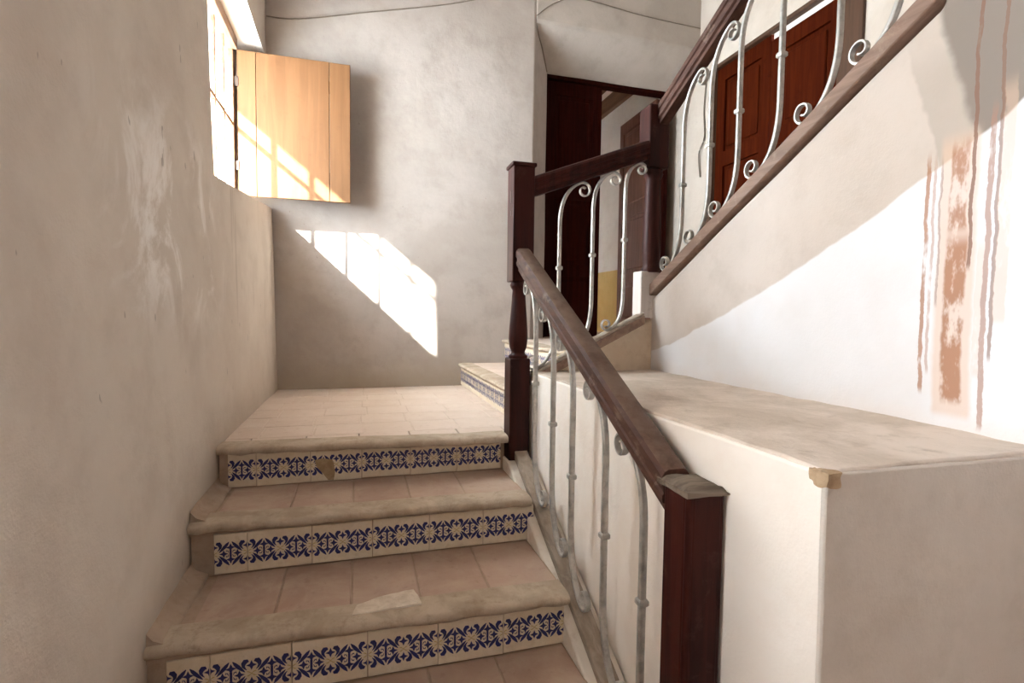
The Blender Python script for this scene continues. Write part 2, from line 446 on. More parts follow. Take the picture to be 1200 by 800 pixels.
XF = 3.95
def right_wall():
    bm = bmesh.new()
    box(bm, XF, XF + 0.3, 4.46, 5.12, 0.8, CEIL)
    box(bm, XF, XF + 0.3, 2.84, 4.46, 3.79, CEIL)
    box(bm, XF, XF + 0.3, -0.8, 2.84, 0.8, CEIL)
    box(bm, XF, XF + 0.3, 2.84, 4.46, 0.8, 1.17)
    o = finish(bm, 'wall_right', M['cream']); struct(o)
    # double door in that wall
    d = bpy.data.objects.new('door_2', None); COL.objects.link(d); struct(d)
    f = bmesh.new()
    box(f, XF - 0.025, XF + 0.12, 2.84, 3.03, 1.17, 3.79)
    box(f, XF - 0.025, XF + 0.12, 4.40, 4.47, 1.17, 3.79)
    box(f, XF - 0.025, XF + 0.12, 3.03, 4.40, 3.765, 3.80)
    bevel(finish(f, 'door_casing', M['jamb'], d), 0.006)
    boxobj('painted_gap_light', M['white'], d, XF + 0.03, XF + 0.06, 3.03, 3.70, 3.715, 3.765)  # white strip painted in place of light through the gap above the leaf
    for k, (a, b) in enumerate(((3.03, 3.712), (3.718, 4.40))):
        bm = bmesh.new()
        top = 3.713 if k == 0 else 3.765
        box(bm, XF + 0.045, XF + 0.08, a, b, 1.175, top)
        for z0, z1 in ((1.175, 1.33), (1.98, 2.12), (2.83, 2.97), (top - 0.13, top)):
            box(bm, XF + 0.02, XF + 0.045, a + 0.11, b - 0.11, z0, z1)
        box(bm, XF + 0.02, XF + 0.045, a, a + 0.11, 1.175, top); box(bm, XF + 0.02, XF + 0.045, b - 0.11, b, 1.175, top)
        leaf = finish(bm, 'door_leaf', M['door'], d)
        for z0, z1 in ((1.33, 1.98), (2.12, 2.83), (2.97, top - 0.13)):
            p = bmesh.new(); box(p, XF + 0.028, XF + 0.048, a + 0.15, b - 0.15, z0 + 0.04, z1 - 0.04)
            bevel(finish(p, 'door_panel', M['door'], leaf), 0.012, 2)
right_wall()

def ceiling_and_hall():
    struct(boxobj('ceiling', M['ceiling'], None, -0.6, 4.3, -6.0, 5.12, CEIL, CEIL + 0.1))
    struct(boxobj('wall_rear', M['grey'], None, -0.6, 4.3, -6.2, -6.0, -0.5, CEIL))
    bm = bmesh.new()
    box(bm, 4.0, 4.25, -6.0, -0.8, 2.5, CEIL); box(bm, 4.0, 4.25, -6.0, -0.8, -0.5, 1.4); box(bm, 4.0, 4.25, -1.2, -0.8, 1.4, 2.5); box(bm, 4.0, 4.25, -6.0, -1.75, 1.4, 2.5)  # leaves an unseen hall opening, added to give fill light
    struct(finish(bm, 'wall_side', M['grey']))
    struct(boxobj('floor', M['tread'], None, -0.6, 4.3, -6.0, 5.12, -0.50, -0.088))
ceiling_and_hall()

# the room seen through the doorway at the back
def back_room():
    struct(boxobj('wall_far', M['cream'], None, 1.4, 4.4, 9.0, 9.2, 1.0, 4.6))
    bm = bmesh.new(); box(bm, 4.02, 4.25, 5.12, 9.0, 1.0, 4.6)
    w = struct(finish(bm, 'wall_far_right', M['cream']))
    boxobj('dado', M['dado'], w, 4.005, 4.02, 5.12, 9.0, 1.17, 2.02)
    struct(boxobj('floor', M['tread'], None, 1.4, 4.4, 5.0, 9.0, 1.0, 1.17))
    bm = bmesh.new(); box(bm, 1.2, 1.4, 5.12, 9.0, 1.0, 2.0); box(bm, 1.2, 1.4, 5.12, 9.0, 3.0, 4.6); box(bm, 1.2, 1.4, 5.12, 7.6, 2.0, 3.0); box(bm, 1.2, 1.4, 7.9, 9.0, 2.0, 3.0)  # unseen gap in this wall added to let daylight into the room
    struct(finish(bm, 'wall_far_left', M['cream']))
    c = struct(boxobj('ceiling', M['white'], None, 1.2, 4.3, 5.12, 9.0, 4.42, 4.5))
    for i in range(6):
        x = 1.75 + 0.44 * i
        bevel(boxobj('ceiling_beam', M['beam'], c, x, x + 0.14, 5.12, 9.0, 4.22, 4.43), 0.006)
back_room()

# door_1: two leaves in the doorway, the left one shut, the right one swung into the room
def door_one():
    d = bpy.data.objects.new('door_1', None); COL.objects.link(d); struct(d)
    f = bmesh.new()
    box(f, 2.43, 2.455, 5.0, 5.10, 1.17, 3.79); box(f, 3.775, 3.83, 5.0, 5.10, 1.17, 3.79); box(f, 2.43, 3.83, 5.0, 5.10, 3.745, 3.79)
    bevel(finish(f, 'door_frame', M['doordark'], d), 0.004)
    def leaf(name, mat, w, h):
        bm = bmesh.new()
        box(bm, 0, w, 0.012, 0.03, 0, h)
        box(bm, 0, 0.09, 0, 0.042, 0, h); box(bm, w - 0.09, w, 0, 0.042, 0, h)
        rails = ((0, 0.16), (0.62, 0.74), (1.40, 1.52), (h - 0.13, h))
        for a, b in rails: box(bm, 0.09, w - 0.09, 0, 0.042, a, b)
        l = finish(bm, name, mat, d)
        for (a0, a), (b, b1) in zip(rails, rails[1:]):
            p = bmesh.new(); box(p, 0.13, w - 0.13, 0.004, 0.038, a + 0.04, b - 0.04)
            bevel(finish(p, 'door_panel', mat, l), 0.014, 2)
        return l
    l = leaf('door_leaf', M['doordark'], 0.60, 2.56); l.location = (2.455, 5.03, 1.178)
    k = bmesh.new(); lathe(k, [(0.0, 0), (0.016, 0.0), (0.01, 0.012), (0.016, 0.03), (0.0, 0.036)], 0, 0, 12)
    kn = finish(k, 'door_knob', M['hinge'], l); kn.location = (0.52, 0.0, 0.62); kn.rotation_euler = (math.pi / 2, 0, 0)
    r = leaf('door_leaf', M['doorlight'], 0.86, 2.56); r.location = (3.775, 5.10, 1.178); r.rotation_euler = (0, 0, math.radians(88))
door_one()

# ------------------------------------------------------------------ window and shutter
def window():
    w = bpy.data.objects.new('window_1', None); COL.objects.link(w); struct(w)
    X0, X1 = -0.285, -0.245
    y0, y1, z0, z1 = 2.90, 4.47, 2.07, 3.40
    f = bmesh.new()
    box(f, X0, X1, y0, y0 + 0.05, z0, z1); box(f, X0, X1, y1 - 0.05, y1 + 0.04, z0, z1)
    box(f, X0, X1, y0 + 0.05, y1 - 0.05, z0, z0 + 0.05); box(f, X0 - 0.01, X1 + 0.03, y0 + 0.05, y1 - 0.05, z1 - 0.06, z1 + 0.02)
    bevel(finish(f, 'window_frame', M['frame'], w), 0.004)
    ny = 6
    ys = [y0 + 0.05 + (y1 - y0 - 0.1) * i / ny for i in range(ny + 1)]
    zs = [z0 + 0.05, 2.80, z1 - 0.06]
    for z in zs[1:-1]:
        bevel(boxobj('muntin', M['frame'], w, X0 + 0.006, X1 - 0.006, y0 + 0.05, y1 - 0.05, z - 0.012, z + 0.012), 0.003)
    for i in range(1, ny):
        for a, b in zip(zs, zs[1:]):
            bevel(boxobj('muntin', M['frame'], w, X0 + 0.006, X1 - 0.006, ys[i] - 0.010, ys[i] + 0.010, a + 0.013, b - 0.013), 0.003)
    for a, b in zip(ys, ys[1:]):
        for c, d in zip(zs, zs[1:]):
            boxobj('pane', M['glass'], w, -0.267, -0.263, a + 0.011, b - 0.011, c + 0.013, d - 0.013)
window()

def shutter():
    t = thing('window_shutter', 'orange pine board shutter swung open from the window on the left wall', 'shutter')
    Y = 4.44; Z0, Z1 = 2.275, 3.352
    xs = [-0.225, -0.095, 0.43, 0.588]
    for i, (a, b) in enumerate(zip(xs, xs[1:])):
        o = boxobj('board', M['pine'], t, a + 0.0015, b - 0.0015, Y, Y + 0.024, Z0, Z1)
        bevel(o, 0.003)
    for z in (2.46, 3.17):
        bevel(boxobj('batten', M['pine'], t, -0.18, 0.54, Y + 0.024, Y + 0.046, z - 0.045, z + 0.045), 0.004)
    for z in (2.5, 3.12):
        bevel(boxobj('hinge', M['hinge'], t, -0.245, -0.215, Y - 0.004, Y + 0.03, z - 0.035, z + 0.035), 0.003)
    return t
shutter()

# ------------------------------------------------------------------ painted riser tiles
TW, TH, TT = 0.2425, 0.163, 0.012
PX = 0.2450 / 865.0
def stroke(pts):
    """closed outline of a stroke from (x, y, width) points"""
    L, R = [], []
    for i, (x, y, w) in enumerate(pts):
        x0, y0, _ = pts[max(i - 1, 0)]; x1, y1, _ = pts[min(i + 1, len(pts) - 1)]
        d = math.hypot(x1 - x0, y1 - y0) or 1
        nx, ny = -(y1 - y0) / d, (x1 - x0) / d
        L.append((x + nx * w / 2, y + ny * w / 2)); R.append((x - nx * w / 2, y - ny * w / 2))
    return [(L, R)]
def star(cx, cy, r):
    p = []
    for k in range(8):
        a = math.pi * k / 4 + math.pi / 2
        q = r if k % 2 == 0 else r * 0.42
        p.append((cx + q * math.cos(a), cy + q * math.sin(a)))
    return p
def motif_polys():
    quads, polys, yellow = [], [], []
    def addstroke(pts, cx, sx, sy, dest):
        pp = [(cx + sx * x, sy * y, w) for x, y, w in pts]
        L, R = stroke(pp)[0]
        for i in range(len(pp) - 1): dest.append([L[i], L[i + 1], R[i + 1], R[i]])
    for cx in (-432, 0, 432):
        for sx in (-1, 1):
            for sy in (-1, 1):
                addstroke([(30, 142, 12), (44, 152, 44), (66, 150, 60), (84, 126, 52), (86, 94, 34), (70, 66, 18), (50, 46, 6)], cx, sx, sy, quads)
                addstroke([(68, 24, 6), (102, 58, 32), (140, 98, 46), (170, 134, 38), (198, 170, 8)], cx, sx, sy, quads)
        for sy in (-1, 1): polys.append(star(cx, sy * 100, 60))
        for a in range(4):
            an = math.pi / 4 + a * math.pi / 2
            addstroke([(10 * math.cos(an), 10 * math.sin(an), 6), (45 * math.cos(an), 34 * math.sin(an), 14), (75 * math.cos(an), 40 * math.sin(an), 5)], cx, 1, 1, yellow)
        yellow.append(star(cx, 0, 16))
    for cx in (-216, 216):
        for sy in (-1, 1): polys.append(star(cx, sy * 88, 62))
        for sx in (-1, 1): polys.append(star(cx + sx * 88, 0, 58))
        quads.append([(cx - 14, -50), (cx + 14, -50), (cx + 14, 50), (cx - 14, 50)])
        for sx in (-1, 1):
            for sy in (-1, 1):
                addstroke([(24, 12, 4), (34, 40, 13), (54, 46, 14), (58, 26, 5)], cx, sx, sy, quads)
    return quads + polys, yellow
BLUE_POLYS, YELLOW_POLYS = motif_polys()
def tile_mesh(name, u0, u1, chip=None):
    """tile lying in the X-Z plane, front towards -Y, its painted band standing a hair proud"""
    bm = bmesh.new()
    h = TH / 2
    prism(bm, [(u0, -h), (u1, -h), (u1, h), (u0, h)], 1, 0.0, TT)
    bmesh.ops.bevel(bm, geom=[e for e in bm.edges if all(abs(v.co.y) < 1e-6 for v in e.verts)], offset=0.002, segments=1, affect='EDGES')
    def flat(polys, y, mi):
        b = bmesh.new()
        for p in polys:
            try: b.faces.new([b.verts.new((x * PX, y, z * PX)) for x, z in p])
            except ValueError: pass
        for c, n_ in ((u0 + 0.001, -1), (u1 - 0.001, 1)):
            bmesh.ops.bisect_plane(b, geom=b.verts[:] + b.edges[:] + b.faces[:], plane_co=(c, 0, 0), plane_no=(n_, 0, 0), clear_outer=True)
        for f in b.faces:
            f.material_index = mi
            if f.normal.y > 0: f.normal_flip()
        me = bpy.data.meshes.new('t'); b.to_mesh(me); b.free()
        bm.from_mesh(me); bpy.data.meshes.remove(me)
    bm.faces.ensure_lookup_table()
    bmesh.ops.recalc_face_normals(bm, faces=bm.faces)
    flat(BLUE_POLYS, -0.0005, 1); flat(YELLOW_POLYS, -0.0005, 2)
    if chip:
        b = bmesh.new(); vs = [b.verts.new((x, -0.0012, z)) for x, z in chip]; fa = b.faces.new(vs); fa.material_index = 3
        fa.normal_update()
        if fa.normal.y > 0: fa.normal_flip()
        me = bpy.data.meshes.new('t'); b.to_mesh(me); b.free(); bm.from_mesh(me); bpy.data.meshes.remove(me)
    me = bpy.data.meshes.new(name); bm.to_mesh(me); bm.free()
    for q in ('glaze', 'blue', 'ochre', 'chip'): me.materials.append(M[q])
    return me
TILE = tile_mesh('riser_tile', -TW / 2, TW / 2)
HALF = tile_mesh('riser_tile_half', -TW / 2, 0.0)
CHIP = tile_mesh('riser_tile_chipped', -TW / 2, TW / 2, [(-0.102, 0.026), (-0.070, 0.034), (-0.020, 0.026), (-0.012, 0.008), (-0.006, -0.040), (-0.012, -0.080), (-0.038, -0.079), (-0.062, -0.045), (-0.092, -0.010)])

def floor_tile(w, d, h=0.018):
    bm = bmesh.new(); box(bm, -w / 2, w / 2, -d / 2, d / 2, 0, h)
    bmesh.ops.bevel(bm, geom=[e for e in bm.edges if all(v.co.z > h - 1e-6 for v in e.verts)], offset=0.003, segments=1, affect='EDGES')
    me = bpy.data.meshes.new('floor_tile'); bm.to_mesh(me); bm.free(); return me

def nosing(name, parent, a, b, z, thick, depth, out, seed):
    """rounded, worn masonry lip from point a to point b (2D), standing out towards `out`"""
    bm = bmesh.new()
    a = Vector((*a, 0)); b = Vector((*b, 0)); L = (b - a).length; n = max(8, int(L / 0.035))
    d = (b - a).normalized(); o = Vector((*out, 0))
    prof = [(-depth, 0), (-0.02, 0.0), (0.012, -0.004), (0.024, -thick * 0.28), (0.026, -thick * 0.62), (0.016, -thick), (-depth, -thick)]
    rings = []
    for i in range(n + 1):
        p = a + (b - a) * i / n
        w = 1 + 0.35 * noise.noise(Vector((i * 0.33, seed, 0)))
        sag = 0.006 * noise.noise(Vector((i * 0.14, seed + 9, 0)))
        rings.append([bm.verts.new(p + o * (q * w if q > -0.03 else q) + Vector((0, 0, z + sag + r * (1 + 0.2 * noise.noise(Vector((i * 0.5, seed, 4 + k))))))) for k, (q, r) in enumerate(prof)])
    m_ = len(prof)
    for r0, r1 in zip(rings, rings[1:]):
        for k in range(m_): bm.faces.new((r0[k], r0[(k + 1) % m_], r1[(k + 1) % m_], r1[k]))
    bm.faces.new(rings[0][::-1]); bm.faces.new(rings[-1])
    return finish(bm, name, M['nosing'], parent, sharp=1.2)

# lower flight ------------------------------------------------------
ZT = [0.553, 0.340, 0.125, -0.088]
YR = [2.745, 2.297, 1.835, 1.40]
def lower_flight():
    s = thing('stair_flight', 'lower straight stair flight with blue patterned riser tiles climbing away beside the left wall', 'stairs')
    # the top riser carries the landing; each step below: body, tread tiles, riser tiles, nosing
    rows = [  # riser y, bottom z, tile joints
        (YR[0], ZT[0], [0.045, 0.168, 0.4135, 0.659, 0.9045, 1.150, 1.395]),
        (YR[1], ZT[1], [0.088, 0.210, 0.4555, 0.701, 0.9465, 1.192, 1.437]),
        (YR[2], ZT[2], [0.060, 0.182, 0.4275, 0.673, 0.9185, 1.164, 1.409]),
    ]
    noses = [((0.0, 2.745), (1.405, 2.655), 0.757), ((0.0, 2.30), (1.408, 2.262), 0.560), ((0.0, 1.845), (1.408, 1.800), 0.347)]
    for i, (yr, zb, xs) in enumerate(rows):
        zt = 0.75 if i == 0 else ZT[i - 1]
        back = 2.95 if i == 0 else YR[i - 1] + 0.02
        st = boxobj('step', M['mortar'], s, 0.006, 1.45 if i == 0 else 1.41, yr + TT - 0.004, back, zb - 0.3, zt - 0.005 if i else zt - 0.012, 0.14, 0.004, 0.0, 4, i)
        for k, (a, b) in enumerate(zip(xs, xs[1:])):
            me = HALF if k == 0 else (CHIP if (i == 0 and k == 2) else TILE)
            c = (a + b) / 2 if k else a + TW / 2
            place('riser_tile', me, st, (c, yr - 0.002 + random.uniform(-0.0015, 0.0015), zb + 0.003 + TH / 2 + random.uniform(-0.002, 0.002)),
                  (random.uniform(-0.01, 0.01), random.uniform(-0.006, 0.006), random.uniform(-0.006, 0.006)))
        nosing('nosing', st, *noses[i][:2], noses[i][2], 0.040, 0.10, (0, -1), i * 3.1)
        # mortar fillet run up against the wall
        bm = bmesh.new()
        prism(bm, [(0.0, zt - 0.05), (0.075, zt - 0.05), (0.06, zt + 0.004), (0.02, zt + 0.022), (0.0, zt + 0.05)], 1, yr + 0.01, back)
        slice_noise(bm, 0.05, 0.008, 7, i)
        if i: finish(bm, 'mortar_fillet', M['mortar'], st, sharp=1.2)
        else: bm.free()
    # tread tiles
    xs2 = [[0.075, 0.36, 0.62, 0.872, 1.13, 1.405], [0.10, 0.36, 0.617, 0.868, 1.13, 1.405], [0.10, 0.37, 0.62, 0.88, 1.128, 1.405]]
    for i in range(3):
        yb, z = YR[i], ZT[i]
        front = (YR[i + 1] if i < 2 else 1.40) + 0.055
        step = [o for o in s.children if o.name.startswith('step')][i + 1] if i < 2 else boxobj('step', M['mortar'], s, 0.0, 1.41, 1.40 + 0.005, 1.86, -0.4, z - 0.005, 0.2, 0.003)
        for a, b in zip(xs2[i], xs2[i][1:]):
            me = floor_tile(b - a - 0.006, yb - front - 0.012); me.materials.append(M['tread'])
            place('tread_tile', me, step, ((a + b) / 2, (yb + front) / 2, z - 0.018 + random.uniform(-0.001, 0.001)), (random.uniform(-0.004, 0.004), random.uniform(-0.004, 0.004), random.uniform(-0.006, 0.006)))
        if i == 2:
            nosing('nosing', step, (0.0, 1.40), (1.405, 1.37), z + 0.004, 0.04, 0.10, (0, -1), 11)
    # pale broken patch on the second tread
    st3 = [o for o in s.children if o.name.startswith('step')][2]
    return s
FL = lower_flight()

def tread_patch():
    st = [o for o in FL.children if o.name.startswith('step')][1]
    bm = bmesh.new()
    pts = [(0.622, 1.848), (0.636, 1.911), (0.703, 1.94), (0.765, 1.96), (0.842, 1.965), (0.856, 1.918), (0.862, 1.862), (0.759, 1.855)]
    prism(bm, pts, 2, 0.330, 0.350)
    slice_noise(bm, 0.03, 0.003, 25)
    finish(bm, 'bare_patch', M['palechip'], st)['label'] = 'pale bare cement patch where the tile edge broke off'
tread_patch()

# landing ------------------------------------------------------
def landing():
    f = struct(boxobj('floor', M['joint'], None, -0.02, 1.60, 2.90, 4.67, 0.2, 0.7495))
    rows = [2.77, 2.90, 3.17, 3.44, 3.71, 3.98, 4.25, 4.52, 4.68]
    off = [0.0, 0.03, 0.01, 0.05, 0.02, 0.06, 0.03, 0.04]
    for r, (a, b) in enumerate(zip(rows, rows[1:])):
        x = -0.14 + off[r]
        while x < 1.53:
            x1 = min(x + 0.262, 1.545); x0 = max(x, 0.0)
            if x1 - x0 > 0.04:
                me = floor_tile(x1 - x0 - 0.006, b - a - 0.006, 0.014); me.materials.append(M['landing'])
                place('floor_tile', me, f, ((x0 + x1) / 2, (a + b) / 2, 0.737 + random.uniform(-0.001, 0.0012)), (random.uniform(-0.003, 0.003), random.uniform(-0.003, 0.003), 0))
            x += 0.262
landing()

# second flight, turning right from the landing --------------------
def second_flight():
    s = thing('stair_flight', 'short second flight with two tiled steps turning right off the landing behind the far newel', 'stairs')
    for i, (xr, zb, zt, x1) in enumerate(((1.535, 0.75, 0.955, 2.0), (1.945, 0.955, 1.170, 2.6))):
        st = boxobj('step', M['joint'], s, xr + TT - 0.004, x1, 2.74, 4.665, zb - 0.25, zt - 0.03, 0.3, 0.002)
        for k in range(7):
            place('riser_tile', TILE, st, (xr, 4.662 - 0.2455 * k - TW / 2, zb + 0.014 + TH / 2), (0, 0, -math.pi / 2))
        place('riser_tile', HALF, st, (xr, 2.820, zb + 0.014 + TH / 2), (0, 0, -math.pi / 2))
        nosing('nosing', st, (xr, 2.77), (xr, 4.665), zt, 0.035, 0.1, (-1, 0), 20 + i)
        ys = [2.76, 3.02, 3.30, 3.58, 3.86, 4.14, 4.42, 4.665]
        xe = 1.955 if i == 0 else 2.25
        for a, b in zip(ys, ys[1:]):
            me = floor_tile(xe - xr - 0.10, b - a - 0.006, 0.02); me.materials.append(M['landing'])
            place('tread_tile', me, st, ((xr + 0.10 + xe) / 2, (a + b) / 2, zt - 0.021))
    struct(boxobj('floor', M['landing'], None, 2.25, 3.97, 2.74, 5.05, 0.8, 1.168))
    # sloping side wall that carries the middle railing
    bm = bmesh.new()
    prism(bm, [(1.55, 0.6), (2.30, 0.6), (2.30, 1.385), (1.55, 1.035)], 1, 2.70, 2.80)
    slice_noise(bm, 0.12, 0.005, 4)
    bevel(finish(bm, 'side_wall', M['beige'], s), 0.008)
second_flight()

# upper flight behind its wall --------------------------------------
def upper_flight():
    w = bmesh.new()
    zt = lambda y: 1.511 + (2.704 - y) * 0.525
    prism(w, [(2.735, -0.5), (2.735, zt(2.735)), (1.165, zt(1.165)), (1.165, CEIL), (-0.75, CEIL), (-0.75, -0.5)], 0, 2.285, 2.42)
    slice_noise(w, 0.2, 0.006, 2.0)
    for v in w.verts:
        f = min(1.0, max(0.0, (1.06 - v.co.y) / 0.22)); v.co.x -= 0.062 * f * f * (3 - 2 * f)
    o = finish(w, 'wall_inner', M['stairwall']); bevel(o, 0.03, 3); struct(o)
    s = thing('stair_flight', 'upper stair flight climbing back toward the viewer behind the limewashed wall', 'stairs')
    for i in range(7):
        y1 = 2.75 - i * 0.30
        boxobj('step', M['mortar'], s, 2.43, 3.935, y1 - 0.33, y1, 0.9, 1.17 + 0.165 * (i + 1) - 0.06)
upper_flight()

# the plastered ledge that fills the stair well ----------------------
def ledge():
    s = thing('stairwell_ledge', 'white plastered masonry ledge with a grey cement top filling the stair well', 'ledge')
    bm = bmesh.new(); box(bm, 1.556, 2.283, 0.827, 2.70, -0.09, 1.084)
    slice_noise(bm, 0.16, 0.004, 3.0)
    bevel(finish(bm, 'ledge_body', M['white'], s), 0.007, 2)
    bm = bmesh.new(); box(bm, 1.5565, 2.283, 0.8215, 0.840, -0.09, 1.083)  # thin slab over the end face, painted darker to stand for shade
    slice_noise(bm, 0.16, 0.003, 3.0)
    bevel(finish(bm, 'end_shade_slab', M['endshade'], s), 0.004, 2)['label'] = 'greyer slab on the end face, its shade put into the colour'
    bm = bmesh.new(); box(bm, 1.563, 2.283, 0.830, 2.70, 1.06, 1.091)
    slice_noise(bm, 0.04, 0.005, 9.0)
    bevel(finish(bm, 'ledge_top', M['cement'], s), 0.005, 2)
    bm = bmesh.new()   # broken arris at the near corner
    box(bm, 1.5525, 1.586, 0.8185, 0.862, 1.056, 1.0875)
    slice_noise(bm, 0.007, 0.008, 45, 3)
    finish(bm, 'chipped_corner', M['chip'], s, sharp=0.9)['label'] = 'broken brown corner showing the core'
ledge()

# ------------------------------------------------------------------ newel posts
def newel_far():
    t = thing('newel_post', 'tall dark newel post with turned middle at the landing corner', 'newel post')
    x0, x1, y0, y1 = 1.422, 1.540, 2.65, 2.765
    cx, cy = (x0 + x1) / 2, (y0 + y1) / 2
    bevel(boxobj('lower_block', M['darkwood'], t, x0 - 0.006, x1 - 0.012, y0, y1, 0.553, 1.165), 0.006)
    bm = bmesh.new()
    lathe(bm, [(0.050, 1.16), (0.052, 1.178), (0.040, 1.186), (0.036, 1.196), (0.047, 1.225), (0.052, 1.27), (0.050, 1.32), (0.044, 1.40), (0.038, 1.48), (0.035, 1.53), (0.044, 1.545), (0.048, 1.556), (0.044, 1.568), (0.048, 1.585)], cx - 0.006, cy)
    finish(bm, 'turned_shaft', M['darkwood'], t, sharp=0.9)
    bevel(boxobj('upper_block', M['darkwood'], t, x0, x1, y0, y1, 1.575, 2.178), 0.006)
    bm = bmesh.new(); box(bm, x0 - 0.008, x1 + 0.008, y0 - 0.008, y1 + 0.008, 2.176, 2.196)
    bevel(finish(bm, 'cap', M['darkwood'], t), 0.005)
    for z, h in ((2.02, 0.03), (1.935, 0.012)):
        boxobj('keyhole', M['hinge'], t, x0 - 0.002, x0 + 0.004, y0 + 0.035, y0 + 0.047, z - h, z + h)
newel_far()

def newel_near():
    t = thing('newel_post', 'thick square dark newel post with worn bare top at the foot of the stairs', 'newel post')
    x0, x1, y0, y1 = 1.439, 1.553, 1.113, 1.236
    bm = bmesh.new()
    c = 0.017
    pts = [(x0 + c, y0), (x1 - c, y0), (x1 - c, y0 + 0.004), (x1, y0 + c), (x1, y1), (x0, y1), (x0, y0 + c), (x0 + 0.004, y0 + c)]
    prism(bm, [(x0 + c, y0), (x1 - c, y0), (x1, y0 + c), (x1, y1 - c), (x1 - c, y1), (x0 + c, y1), (x0, y1 - c), (x0, y0 + c)], 2, -0.088, 0.948)
    bevel(finish(bm, 'post', M['darkwood'], t), 0.003)
    for px, py in ((x0 + c * 0.8, y0 + c * 0.8), (x1 - c * 0.8, y0 + c * 0.8)):
        bm = bmesh.new(); lathe(bm, [(0.0125, -0.088), (0.0125, 0.946)], px, py, 14)
        finish(bm, 'corner_bead', M['darkwood'], t)
    bm = bmesh.new()
    n = 8
    g = [[None] * (n + 1) for _ in range(n + 1)]
    for i in range(n + 1):
        for j in range(n + 1):
            u, v = i / n * 2 - 1, j / n * 2 - 1
            z = 0.955 + 0.020 * (1 - max(abs(u), abs(v)) ** 3) - 0.006 * u + 0.005 * noise.noise(Vector((u * 2, v * 5, 2)))
            rr = 1 + 0.04 * noise.noise(Vector((u * 3, v * 3, 8)))
            g[i][j] = bm.verts.new(((x0 + x1) / 2 + u * 0.066 * rr, (y0 + y1) / 2 + v * 0.070 * rr, z))
    for i in range(n):
        for j in range(n): bm.faces.new((g[i][j], g[i + 1][j], g[i + 1][j + 1], g[i][j + 1]))
    r = bmesh.ops.extrude_face_region(bm, geom=bm.faces[:])
    for v in [e for e in r['geom'] if isinstance(e, bmesh.types.BMVert)]: v.co.z = 0.947 + 0.004 * noise.noise(v.co * 30)
    finish(bm, 'worn_top', M['topwood'], t, sharp=0.7)['label'] = 'bleached bare wood top with cracks'
newel_near()

def newel_right():
    t = thing('newel_post', 'dark turned newel post with square head where the rail climbs the upper flight', 'newel post')
    cx, cy = 2.292, 2.735
    bevel(boxobj('base_block', M['paintedwood'], t, 2.212, 2.33, 2.70, 2.80, 1.39, 1.660), 0.006)['label'] = 'worn grey painted base block'
    bm = bmesh.new()
    lathe(bm, [(0.050, 1.655), (0.056, 1.675), (0.048, 1.69), (0.050, 1.72), (0.053, 1.80), (0.051, 1.95), (0.046, 2.10), (0.043, 2.19), (0.050, 2.205), (0.056, 2.22), (0.050, 2.235), (0.056, 2.25)], cx, cy)
    finish(bm, 'turned_shaft', M['darkwood'], t, sharp=0.9)
    bevel(boxobj('head_block', M['darkwood'], t, cx - 0.064, cx + 0.064, cy - 0.062, cy + 0.062, 2.245, 2.60), 0.008)
newel_right()

# ------------------------------------------------------------------ railings
def sweep(bm, path, wn, wd, B):
    """path: list of Vector; wn thickness in plane (per point), wd out of plane along B"""
    rings = []
    n = len(path)
    for i, p in enumerate(path):
        t = (path[min(i + 1, n - 1)] - path[max(i - 1, 0)]).normalized()
        N = B.cross(t).normalized()
        a = wn[i] / 2; b = wd[i] / 2; c = 0.3
        prof = [(a, b * (1 - c)), (a * (1 - c), b), (-a * (1 - c), b), (-a, b * (1 - c)), (-a, -b * (1 - c)), (-a * (1 - c), -b), (a * (1 - c), -b), (a, -b * (1 - c))]
        rings.append([bm.verts.new(p + N * x + B * y) for x, y in prof])
    for r0, r1 in zip(rings, rings[1:]):
        for k in range(8): bm.faces.new((r0[k], r0[(k + 1) % 8], r1[(k + 1) % 8], r1[k]))
    bm.faces.new(rings[0][::-1]); bm.faces.new(rings[-1])

def bez(p0, c0, c1, p1, n):
    return [((1 - t) ** 3) * p0 + 3 * (1 - t) ** 2 * t * c0 + 3 * (1 - t) * t * t * c1 + t ** 3 * p1 for t in (i / n for i in range(n))]

def scroll(center, r0, r1, a0, a1, n):
    out = []
    for i in range(n + 1):
        f = i / n; a = a0 + (a1 - a0) * f; r = r0 + (r1 - r0) * f
        out.append(Vector((center[0] + r * math.cos(a), center[1] + r * math.sin(a))))
    return out

